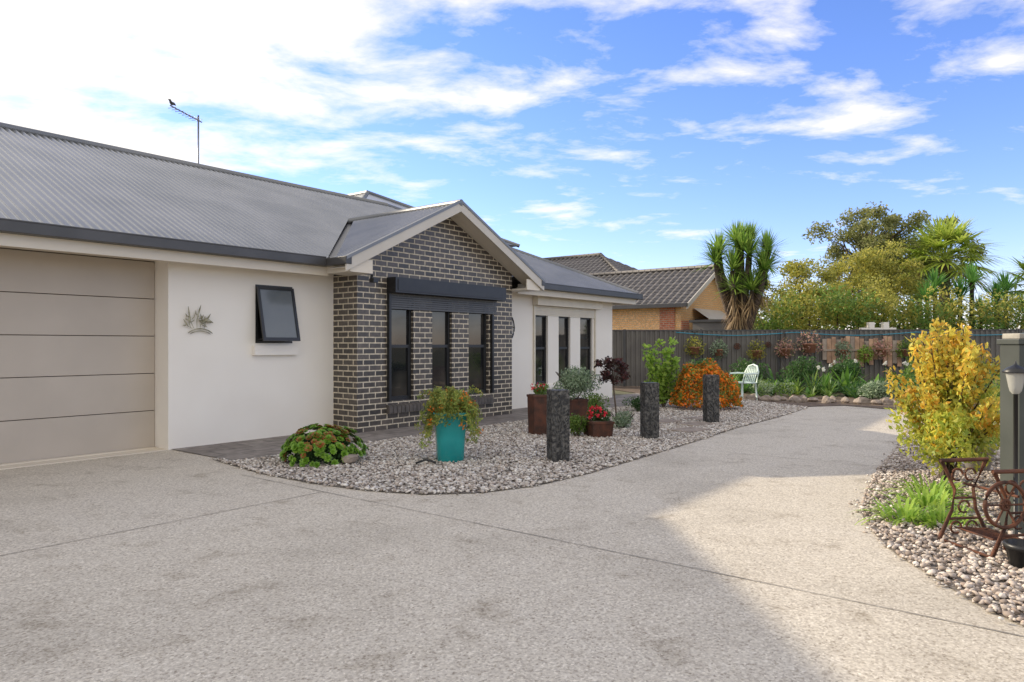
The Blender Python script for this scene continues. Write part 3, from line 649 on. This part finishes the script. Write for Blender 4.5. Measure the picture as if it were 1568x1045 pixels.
m.obj('golden_leaf_bush',[G_YEL,M_BARK,LM('leaf_yellowgreen',[(.46,.48,.09),(.30,.38,.07),(.62,.56,.10),(.24,.32,.06)],.42,gain=.95)])
def lily(name,X,Y,n,L,w,lm,spread=.15,z0=0):
    m=MB()
    for i in range(n):
        a=random.uniform(0,6.28); e=random.uniform(.6,1.4); r=random.uniform(0,spread)
        m.blade((X+r*math.cos(a),Y+r*math.sin(a),z0),(math.cos(a)*math.cos(e),math.sin(a)*math.cos(e),math.sin(e)),L*random.uniform(.6,1.1),w,.45+.3*random.random(),0,5)
    return m.obj(name,[lm])
lily('daylily_clump',2.98,5.35,90,.40,.026,G_LIME,.16)
lily('daylily_clump',3.38,5.75,110,.44,.026,G_LIME,.2)
lily('daylily_clump',3.7,6.2,110,.44,.026,G_LIME,.22)
lily('daylily_clump',3.2,5.25,80,.38,.026,G_LIME,.16)
shrub('green_shrub',5.3,8.2,0,.35,.3,1800,.05,.025,G_MID)
shrub('green_shrub',8.5,16.2,0,.5,.28,2200,.07,.03,G_GREY)
shrub('green_shrub',9.8,15.8,0,.7,.5,2600,.08,.035,G_DARK)
shrub('green_shrub',11.2,15.4,0,.9,.65,3200,.08,.035,G_MID)
shrub('green_shrub',9.3,12.6,0,.5,.45,2400,.06,.03,G_DARK)
m=MB()
for i in range(95):
    X=5.9+random.random()*6.6; Y=18.8+random.uniform(-1.1,1.9)-(X-6.3)*.22
    tall=random.uniform(.3,.9) if Y<18.5 else random.uniform(.7,1.3); kind=random.random()
    wd=.13 if kind<.5 else .05; mm_=0 if kind<.4 else (2 if kind<.8 else 3)
    for k in range(12 if kind<.5 else 26):
        a=random.uniform(0,6.28); e=random.uniform(.45,1.45)
        m.blade((X,Y,0),(math.cos(a)*math.cos(e),math.sin(a)*math.cos(e),math.sin(e)),tall*random.uniform(.5,1.05),wd,.34,mm_,4)
    if i%9==0:
        fx,fy,fz=X+random.uniform(-.2,.2),Y-.2,random.uniform(.65,.95); m.tube([(X,Y,0),(fx,fy,fz)],.008,4,0)
        m.leaves(blobpts(12,(fx,fy,fz+.03),(.04,.04,.05),.2),.08,.045,1,.3)
for i in range(18):
    X=6.0+random.random()*6.0; Y=18.2+random.uniform(-.6,.8)-(X-6.3)*.22
    m.leaves(blobpts(180,(X,Y,.22),(.3,.25,.24),.3),.07,.035,(2,3,4)[i%3])
m.obj('mixed_flower_bed',[LM('leaf_calla',[(.05,.13,.025),(.10,.22,.035),(.17,.31,.05)],.35,.35),G_WHF,G_DARK,G_MID,G_GREY])
for X,Y in((6.9,20.6),(8.2,20.4),(9.6,20.2),(5.6,20.8),(11.5,20),(12.8,19.6),(13.8,19.0)): shrub('fence_shrub',X,Y,0,.65,.55,2000,.09,.04,G_DARK if X<11 else G_MID)
m=MB()
for i in range(26):
    t=i/25; X=5.75+3.6*t; Y=17.0-1.6*t+.25*math.sin(i*1.7)
    rock(m,(X,Y,.06),random.uniform(.08,.15))
for i in range(8): rock(m,(8.2+i*.35,14.3-.1*i,.05),random.uniform(.08,.13))
m.obj('edging_rocks',[M_ROCK])
m=MB()
for i in range(11):
    x=2.9+random.uniform(0,.65); h=random.uniform(.8,1.45); m.tube([(3.2,14.9,0),(x,14.9,h*.6),(x+random.uniform(-.06,.06),14.9,h)],[.012,.009,.004],5,1)
    for j in range(6): m.leaves(blobpts(26,(x+random.uniform(-.08,.08),14.9,h*(.25+.15*j)),(.11,.10,.12),.2),.11,.055,0)
m.obj('climbing_rose_shrub',[G_LIME,M_BARK])
m=MB(); c=np.array([3.98,14.6,.1])
d=rng.normal(size=(7000,3)); d/=np.linalg.norm(d,axis=1)[:,None]; d[:,2]=np.abs(d[:,2])
bump=1+.07*np.sin(d[:,0:1]*9)+.06*np.sin(d[:,1:2]*11+1)
m.leaves(c+d*bump*np.array([.68,.6,.85])*(rng.uniform(.86,1.03,(7000,1))),.055,.045,0)
m.leaves(c+d[:3200]*bump[:3200]*np.array([.68,.6,.85])*rng.uniform(.85,1.04,(3200,1)),.07,.035,1)
m.obj('orange_flowering_mound',[G_ORG,G_MID])
m=MB(); AX,AY=-2.17,8.05
for i in range(320):
    a=random.uniform(0,6.28); e=math.asin(random.random())
    nv=Vector((math.cos(a)*math.cos(e),math.sin(a)*math.cos(e),math.sin(e)))
    lump=1+.08*math.sin(a*3+1)*math.cos(e); zz=nv.z**.75
    k=random.uniform(.92,1.03)*lump; o=Vector((AX+nv.x*.47*k,AY+nv.y*.40*k,.04+zz*.38*k))
    nn=(nv+Vector((0,0,.35))).normalized(); q=nn.cross(Vector((0,0,1)))
    if q.length<.05:q=Vector((1,0,0))
    q.normalize(); w=nn.cross(q); rr=random.uniform(.036,.056); redd=random.random()<(.36 if nv.z>.45 else .04)
    for ring_,(cnt,el,ll) in enumerate(((8,.20,1.0),(7,.6,.8),(5,1.05,.5))):
        for j in range(cnt):
            b_=6.283*(j+.5*ring_)/cnt; dd=(q*math.cos(b_)+w*math.sin(b_))*math.cos(el)+nn*math.sin(el)
            s=dd.cross(nn).normalized()*rr*.36*ll; tip=o+dd*rr*ll
            m.add([o,o+dd*rr*ll*.65-s,tip,o+dd*rr*ll*.65+s],[(0,1,2,3)],1 if redd and ring_<2 else 0)
m.leaves(blobpts(2500,(AX,AY,.12),(.40,.34,.24),.4),.05,.03,2)
m.obj('aeonium_succulent_mound',[G_AEO,LM('leaf_aeonium_red',[(.34,.06,.03),(.28,.14,.03),(.2,.22,.04)],.2,.35),G_DARK])
m=MB(); rock(m,(-1.80,7.85,.08),.10); m.obj('garden_rock',[M_ROCK])
m=MB(); PX,PY=-.71,8.1; a=R(12); A=(math.cos(a),math.sin(a)); B=(-A[1],A[0])
def pot(m,c,b0,b1,h,rim=.03,t=.025,mat=0,n=28,sq=4.0):
    prof=[(b0,0),(b0+.01,.01),(b0+(b1-b0)*.5,h*.45),(b1,h-rim),(b1+.012,h-rim),(b1+.015,h),(b1-t,h),(b1-t,h-.07),(0.01,h-.07)]
    vs=[];fs=[]
    for r,z in prof:
        for k in range(n):
            th=2*math.pi*k/n; s=(abs(math.cos(th))**sq+abs(math.sin(th))**sq)**(-1/sq)
            x_,y_=r*s*math.cos(th),r*s*math.sin(th); vs.append((c[0]+A[0]*x_+B[0]*y_,c[1]+A[1]*x_+B[1]*y_,c[2]+z))
    for i in range(len(prof)-1):
        for k in range(n): fs.append((i*n+k,i*n+(k+1)%n,(i+1)*n+(k+1)%n,(i+1)*n+k))
    fs.append(tuple(range(n))[::-1]); m.add(vs,fs,mat,True)
pot(m,(PX,PY,.012),.140,.185,.57,.035)
m.obj('teal_glazed_pot',[M_TEAL])
m=MB()
for i in range(90):
    a_=random.uniform(0,6.28); r=random.uniform(.03,.20); o=Vector((PX+.12*math.cos(a_),PY+.12*math.sin(a_),.55))
    side=1.0 if abs(math.cos(a_))>.6 else .22
    out=Vector((math.cos(a_),math.sin(a_),0)); dr=random.uniform(-.36*side,.24)
    p1=o+out*r*.7+Vector((0,0,.14+max(0,dr)*.7)); p2=o+out*(r+.06)+Vector((0,0,dr))
    m.tube([o,p1,p2],[.005,.004,.002],4,0)
    for j in range(8):
        t=j/7; p=o.lerp(p1,t*2) if t<.5 else p1.lerp(p2,t*2-1); m.leaves(blobpts(18,tuple(p),(.045,.045,.045),.1),.036,.016,1 if random.random()<.05 else 0)
m.obj('trailing_succulent',[G_TRAIL,G_ORG])
def bollard(X,Y,h,rot,seed):
    random.seed(seed); m=MB(); hw=.105; A_=Vector((math.cos(rot),math.sin(rot),0)); B_=Vector((-A_.y,A_.x,0))
    m.obox((X,Y),A_,B_,hw,hw,0,h,0)
    for face in((A_,-B_),(B_,-A_),(B_,A_)):
        s,nrm=face
        def pt(u_,z_): return Vector((X,Y,0))+nrm*(hw+.002)+s*max(-.09,min(.09,u_))+Vector((0,0,z_))
        for i in range(20):
            u0=random.uniform(-.07,.07); z0=random.uniform(.06,h-.16); an_=random.uniform(.6,2.5); l=random.uniform(.08,.17); cv=random.uniform(-.03,.03)
            du,dz=math.cos(an_)*l,math.sin(an_)*l
            m.tube([pt(u0,z0),pt(u0+du*.4+cv,z0+dz*.4),pt(u0+du*.75+cv*.7,z0+dz*.75),pt(u0+du,z0+dz)],[.003,random.uniform(.008,.014),.008,.002],5,1)
        m.tube([pt(.02*math.sin(k*.9),.05+k*(h-.1)/12) for k in range(13)],.007,5,1)
    m.obj('carved_bollard',[M_BOLL,M_BOLLR],bevel=.008)
bollard(.53,8.12,.83,R(14),1); bollard(1.96,10.05,.81,R(8),2); bollard(3.40,12.05,.83,R(5),3)
random.seed(11)
def sqpot(name,X,Y,w,h,rot=R(20),t=.9):
    m=MB(); A_=(math.cos(rot),math.sin(rot)); B_=(-A_[1],A_[0]); m.obox((X,Y),A_,B_,w/2,w/2,0.01,h,0,t); m.obox((X,Y),A_,B_,w/2+.008,w/2+.008,h-.03,h+.004,0)
    m.obox((X,Y),A_,B_,w/2-.02,w/2-.02,h+.004,h+.012,1); m.obj(name,[M_RUST,M_SOIL],bevel=.004)
sqpot('rusted_square_pot',.40,10.5,.27,.60); sqpot('rusted_square_pot',1.25,10.25,.34,.24); sqpot('rusted_square_pot',1.02,11.7,.36,.45)
m=MB(); m.leaves(blobpts(350,(.44,10.5,.68),(.13,.13,.1),.2),.05,.025,0); m.leaves(blobpts(40,(.38,10.45,.72),(.13,.12,.06),.4),.04,.03,1); m.obj('potted_red_flowers',[G_MID,G_REDF])
m=MB(); m.leaves(blobpts(550,(1.25,10.25,.32),(.19,.17,.13),.2),.05,.03,0); m.leaves(blobpts(110,(1.22,10.2,.36),(.16,.14,.10),.5),.045,.035,1); m.obj('potted_red_flowers',[G_DARK,G_REDF])
shrub('silver_lavender_bush',1.05,11.6,.42,.48,.30,4200,.05,.022,G_GREY,.2)
shrub('round_box_shrub',.93,10.2,0,.20,.18,1500,.035,.02,G_MID,.2)
shrub('low_silver_shrub',1.75,11.2,0,.28,.16,1100,.045,.018,G_GREY)
shrub('low_silver_shrub',2.5,14.0,0,.3,.2,1100,.045,.018,G_DARK)
shrub('low_silver_shrub',1.5,13.4,0,.35,.25,1300,.05,.02,G_MID)
m=MB(); m.tube([(1.68,11.3,0),(1.66,11.3,.35),(1.62,11.3,.72),(1.60,11.3,.95)],[.016,.014,.012,.008],6,1)
for i in range(20):
    c=blobpts(1,(1.60,11.3,.93),(.27,.25,.2),.4)[0]; m.tube([(1.61,11.3,.75),tuple(c)],[.006,.002],4,1); m.leaves(blobpts(48,c,(.08,.08,.07),.2),.055,.034,0)
m.obj('standard_burgundy_tree',[G_RED,M_BARK])
m=MB(); m.tube([(-1.05,7.75,.05),(-.95,7.78,.08),(-.85,7.8,.05)],.012,6); m.tube([(-1.05,7.75,.0),(-1.05,7.75,.06)],.01,6); m.tube([(-.85,7.8,.0),(-.85,7.8,.06)],.01,6); m.obj('irrigation_fitting',[M_BLACK])
# ------------------------------------------------------------------ plastic chair
m=MB(); CX,CY=5.62,17.2; rot=R(-155); A_=Vector((math.cos(rot),math.sin(rot),0)); B_=Vector((-A_.y,A_.x,0))
def C(f,s,z): return Vector((CX,CY,0))+A_*f+B_*s+Vector((0,0,z))
for f in(-.2,.22):
    for s in(-.22,.22): m.tube([C(f*1.15,s*1.1,0),C(f,s,.42)],[.018,.026],6)
for i in range(8):
    f0=-.22+i*.057; m.add([C(f0,-.22,.42),C(f0+.045,-.22,.425),C(f0+.045,.22,.425),C(f0,.22,.42)],[(0,1,2,3)])
m.tube([C(-.22,-.23,.42),C(.24,-.23,.43),C(.24,.23,.43),C(-.22,.23,.42),C(-.22,-.23,.42)],.018,6)
m.tube([C(-.22,-.23,.42),C(-.3,-.22,.68),C(-.34,-.14,.82),C(-.35,0,.86),C(-.34,.14,.82),C(-.3,.22,.68),C(-.22,.23,.42)],.022,6)
for s in(-.15,-.09,-.03,.03,.09,.15): m.tube([C(-.22,s,.43),C(-.3,s,.66),C(-.345,s*.8,.83)],.02,5)
for s in(-.26,.26): m.tube([C(-.29,s*.85,.64),C(-.1,s,.65),C(.16,s,.64),C(.2,s*.95,.43)],[.018,.026,.026,.02],6)
m.obj('plastic_garden_chair',[M_WPLAST])
# ------------------------------------------------------------------ right edge
m=MB(); m.box(3.56,3.78,4.95,5.15,0,1.35,0); m.box(3.545,3.795,4.935,5.165,1.35,1.39,0); m.box(3.57,3.77,4.96,5.14,1.39,1.43,1)
m.box(3.78,6.5,5.0,5.04,.1,1.30,0)
for z in(.3,1.1): m.box(3.78,6.5,4.96,5.0,z,z+.07,0)
m.obj('side_gate_post',[pmat('slate_paint',(.045,.052,.045),(.065,.073,.064),3,.5),pmat('weathered_cap',(.42,.40,.34),(.3,.28,.24),12,.8)],bevel=.006)
m=MB(); sx,sy=3.37,4.72
m.tube([(sx,sy,0),(sx,sy,1.02)],.014,8,0); m.lathe((sx,sy,1.02),[(.02,0),(.035,.02),(.042,.05),(.058,.14),(.06,.145)],14,1); m.lathe((sx,sy,1.16),[(.075,0),(.078,.012),(.05,.035),(.02,.05),(.008,.06),(.001,.085)],14,0)
m.obj('solar_garden_light',[M_BLACK,pmat('lamp_lens',(.35,.35,.32),(.42,.42,.38),5,.15)])
m=MB()
def treadle(X,Y,rot):
    A_=Vector((math.cos(rot),math.sin(rot),0)); B_=Vector((-A_.y,A_.x,0)); Z=Vector((0,0,1))
    def T(f,s,z): return Vector((X,Y,0))+A_*f+B_*s+Z*z
    for s in(-.22,.22):
        m.tube([T(-.2,s,0),T(-.17,s,.06),T(-.09,s,.22),T(-.07,s,.36),T(-.15,s,.52),T(-.17,s,.56)],[.012,.014,.011,.011,.012,.014],6)
        m.tube([T(.2,s,0),T(.17,s,.06),T(.09,s,.22),T(.07,s,.36),T(.15,s,.52),T(.17,s,.56)],[.012,.014,.011,.011,.012,.014],6)
        m.tube([T(-.18,s,.56),T(.18,s,.56)],.014,6); m.tube([T(-.12,s,.16),T(.12,s,.16)],.009,6); m.tube([T(-.07,s,.30),T(.07,s,.30)],.008,6)
        for q,zc in((-.05,.46),(.05,.46),(0,.24),(-.06,.10),(.06,.10)):
            m.ring(T(q,s,zc),.04,.007,A_,Z,0,0,5.2,16)
    for f in(-.19,.19): m.tube([T(f,-.22,.03),T(f,.22,.03)],.009,6)
    m.tube([T(0,-.22,.40),T(0,.22,.40)],.009,6)
    m.ring(T(-.12,-.25,.36),.14,.012,A_,Z)
    m.ring(T(-.12,-.25,.36),.03,.01,A_,Z)
    for k in range(6):
        a=k*math.pi/3; m.tube([T(-.12,-.25,.36),T(-.12+.135*math.cos(a),-.25,.36+.135*math.sin(a))],.007,5)
    for k in range(9): m.tube([T(-.12,-.15+k*.037,.12),T(.12,-.15+k*.037,.10)],.006,4)
    m.tube([T(-.12,-.16,.12),T(-.12,.16,.12)],.007,5); m.tube([T(.12,-.16,.10),T(.12,.16,.10)],.007,5)
treadle(3.13,4.62,R(8))
m.obj('rusty_sewing_machine_treadle',[M_IRON])
m=MB(); m.lathe((3.07,4.22,0.01),[(.07,0),(.08,.01),(.10,.12),(.11,.12),(.11,.15),(.09,.15),(.08,.1),(.01,.1)],18,0); m.obj('black_plant_pot',[M_BLACK])
m=MB(); m.lathe((4.95,7.5,.01),[(.09,0),(.11,.02),(.155,.25),(.17,.25),(.17,.29),(.15,.29),(.14,.24),(.01,.24)],20,0); m.leaves(blobpts(300,(4.95,7.5,.34),(.16,.16,.12),.2),.05,.025,1); m.obj('stone_plant_pot',[pmat('stone_pot',(.35,.32,.28),(.25,.22,.2),10,.8),G_MID])
m=MB()
for X in(12.35,12.85): m.box(X-.09,X+.09,24.2,24.4,0,2.12)
m.box(12.0,13.2,24.22,24.38,1.86,1.93); m.obj('white_garden_pillars',[M_WHITE])

# ------------------------------------------------------------------ light & sky
SAZ=R(-8); EL=R(24.4)
sxl,syl=math.sin(SAZ),math.cos(SAZ)
SX,SY=L2W(sxl,syl); S=Vector((SX*math.cos(EL),SY*math.cos(EL),math.sin(EL)))
ld=bpy.data.lights.new('sun','SUN'); ld.energy=5.0; ld.angle=R(.5); ld.color=(1,.87,.67)
lo=bpy.data.objects.new('sun',ld); scene.collection.objects.link(lo); lo.rotation_euler=S.to_track_quat('Z','Y').to_euler()
w=bpy.data.worlds.new('World'); scene.world=w; w.use_nodes=True; nt=w.node_tree; nt.nodes.clear(); Lk=nt.links
sky=N(nt,'ShaderNodeTexSky',sky_type='NISHITA'); sky.sun_disc=False; sky.sun_elevation=EL; sky.sun_rotation=math.atan2(SX,SY); sky.ozone_density=2.0; sky.air_density=1.0; sky.dust_density=.2
hs=N(nt,'ShaderNodeHueSaturation'); hs.inputs['Saturation'].default_value=1.15; hs.inputs['Value'].default_value=1.7; Lk.new(sky.outputs[0],hs.inputs['Color'])
tint=N(nt,'ShaderNodeMix',data_type='RGBA',blend_type='MULTIPLY'); tint.inputs[0].default_value=1; tint.inputs[7].default_value=(.86,.80,1.10,1); Lk.new(hs.outputs[0],tint.inputs[6])
b1=N(nt,'ShaderNodeBackground'); b1.inputs[1].default_value=.15; Lk.new(tint.outputs[2],b1.inputs[0])
tc=N(nt,'ShaderNodeTexCoord'); sp=N(nt,'ShaderNodeSeparateXYZ'); Lk.new(tc.outputs['Generated'],sp.inputs[0])
ad=N(nt,'ShaderNodeMath',operation='ADD'); Lk.new(sp.outputs[2],ad.inputs[0]); ad.inputs[1].default_value=.10
mxz=N(nt,'ShaderNodeMath',operation='MAXIMUM'); Lk.new(ad.outputs[0],mxz.inputs[0]); mxz.inputs[1].default_value=.03
dx=N(nt,'ShaderNodeMath',operation='DIVIDE'); dy=N(nt,'ShaderNodeMath',operation='DIVIDE')
Lk.new(sp.outputs[0],dx.inputs[0]); Lk.new(mxz.outputs[0],dx.inputs[1]); Lk.new(sp.outputs[1],dy.inputs[0]); Lk.new(mxz.outputs[0],dy.inputs[1])
cb=N(nt,'ShaderNodeCombineXYZ'); Lk.new(dx.outputs[0],cb.inputs[0]); Lk.new(dy.outputs[0],cb.inputs[1])
mp=N(nt,'ShaderNodeMapping'); mp.inputs['Rotation'].default_value=(0,0,R(-28)); mp.inputs['Scale'].default_value=(.8,1.05,1); mp.inputs['Location'].default_value=(2.3,.6,0); Lk.new(cb.outputs[0],mp.inputs[0])
c1=N(nt,'ShaderNodeTexNoise'); c1.inputs['Scale'].default_value=2.8; c1.inputs['Detail'].default_value=10; c1.inputs['Roughness'].default_value=.6; c1.inputs['Distortion'].default_value=.2; Lk.new(mp.outputs[0],c1.inputs[0])
c2=N(nt,'ShaderNodeTexNoise'); c2.inputs['Scale'].default_value=.8; c2.inputs['Detail'].default_value=3; Lk.new(mp.outputs[0],c2.inputs[0])
dot=N(nt,'ShaderNodeVectorMath',operation='DOT_PRODUCT'); Lk.new(tc.outputs['Generated'],dot.inputs[0]); dot.inputs[1].default_value=tuple(Vector((-.62,.6,.50)).normalized())
mr=N(nt,'ShaderNodeMapRange'); Lk.new(dot.outputs['Value'],mr.inputs[0]); mr.inputs['From Min'].default_value=.72; mr.inputs['From Max'].default_value=.98; mr.inputs['To Min'].default_value=-.03; mr.inputs['To Max'].default_value=.19
mz=N(nt,'ShaderNodeMapRange'); Lk.new(sp.outputs[2],mz.inputs[0]); mz.inputs['From Min'].default_value=.12; mz.inputs['From Max'].default_value=.38; mz.inputs['To Min'].default_value=-.10; mz.inputs['To Max'].default_value=.045
mb_=N(nt,'ShaderNodeMapRange'); Lk.new(sp.outputs[1],mb_.inputs[0]); mb_.inputs['From Min'].default_value=.2; mb_.inputs['From Max'].default_value=-.5; mb_.inputs['To Min'].default_value=0; mb_.inputs['To Max'].default_value=.2  # extra unseen cloud behind the camera, added for whiter fill light
a1=N(nt,'ShaderNodeMath',operation='MULTIPLY_ADD'); Lk.new(c2.outputs['Fac'],a1.inputs[0]); a1.inputs[1].default_value=.40; Lk.new(c1.outputs['Fac'],a1.inputs[2])
a2=N(nt,'ShaderNodeMath',operation='ADD'); Lk.new(a1.outputs[0],a2.inputs[0]); Lk.new(mr.outputs[0],a2.inputs[1])
a3=N(nt,'ShaderNodeMath',operation='ADD'); Lk.new(a2.outputs[0],a3.inputs[0]); Lk.new(mz.outputs[0],a3.inputs[1])
a4=N(nt,'ShaderNodeMath',operation='ADD'); Lk.new(a3.outputs[0],a4.inputs[0]); Lk.new(mb_.outputs[0],a4.inputs[1])
rp_=ramp(nt,a4.outputs[0],[(.66,(0,0,0)),(.77,(.5,.5,.5)),(.87,(.95,.95,.95))])
b2=N(nt,'ShaderNodeBackground'); b2.inputs[0].default_value=(1,.95,.86,1); b2.inputs[1].default_value=1.25
ms=N(nt,'ShaderNodeMixShader'); Lk.new(rp_.outputs[0],ms.inputs[0]); Lk.new(b1.outputs[0],ms.inputs[1]); Lk.new(b2.outputs[0],ms.inputs[2])
out=N(nt,'ShaderNodeOutputWorld'); Lk.new(ms.outputs[0],out.inputs[0])
# ------------------------------------------------------------------ camera
cd=bpy.data.cameras.new('camera'); cd.sensor_width=36; cd.lens=24.8; cd.shift_y=.0035; cd.clip_end=1500; cd.clip_start=.05
co=bpy.data.objects.new('camera',cd); scene.collection.objects.link(co); co.location=(0,0,1.35); co.rotation_euler=(R(90),0,0); scene.camera=co
scene.view_settings.view_transform='Standard'; scene.view_settings.look='None'; scene.view_settings.exposure=0
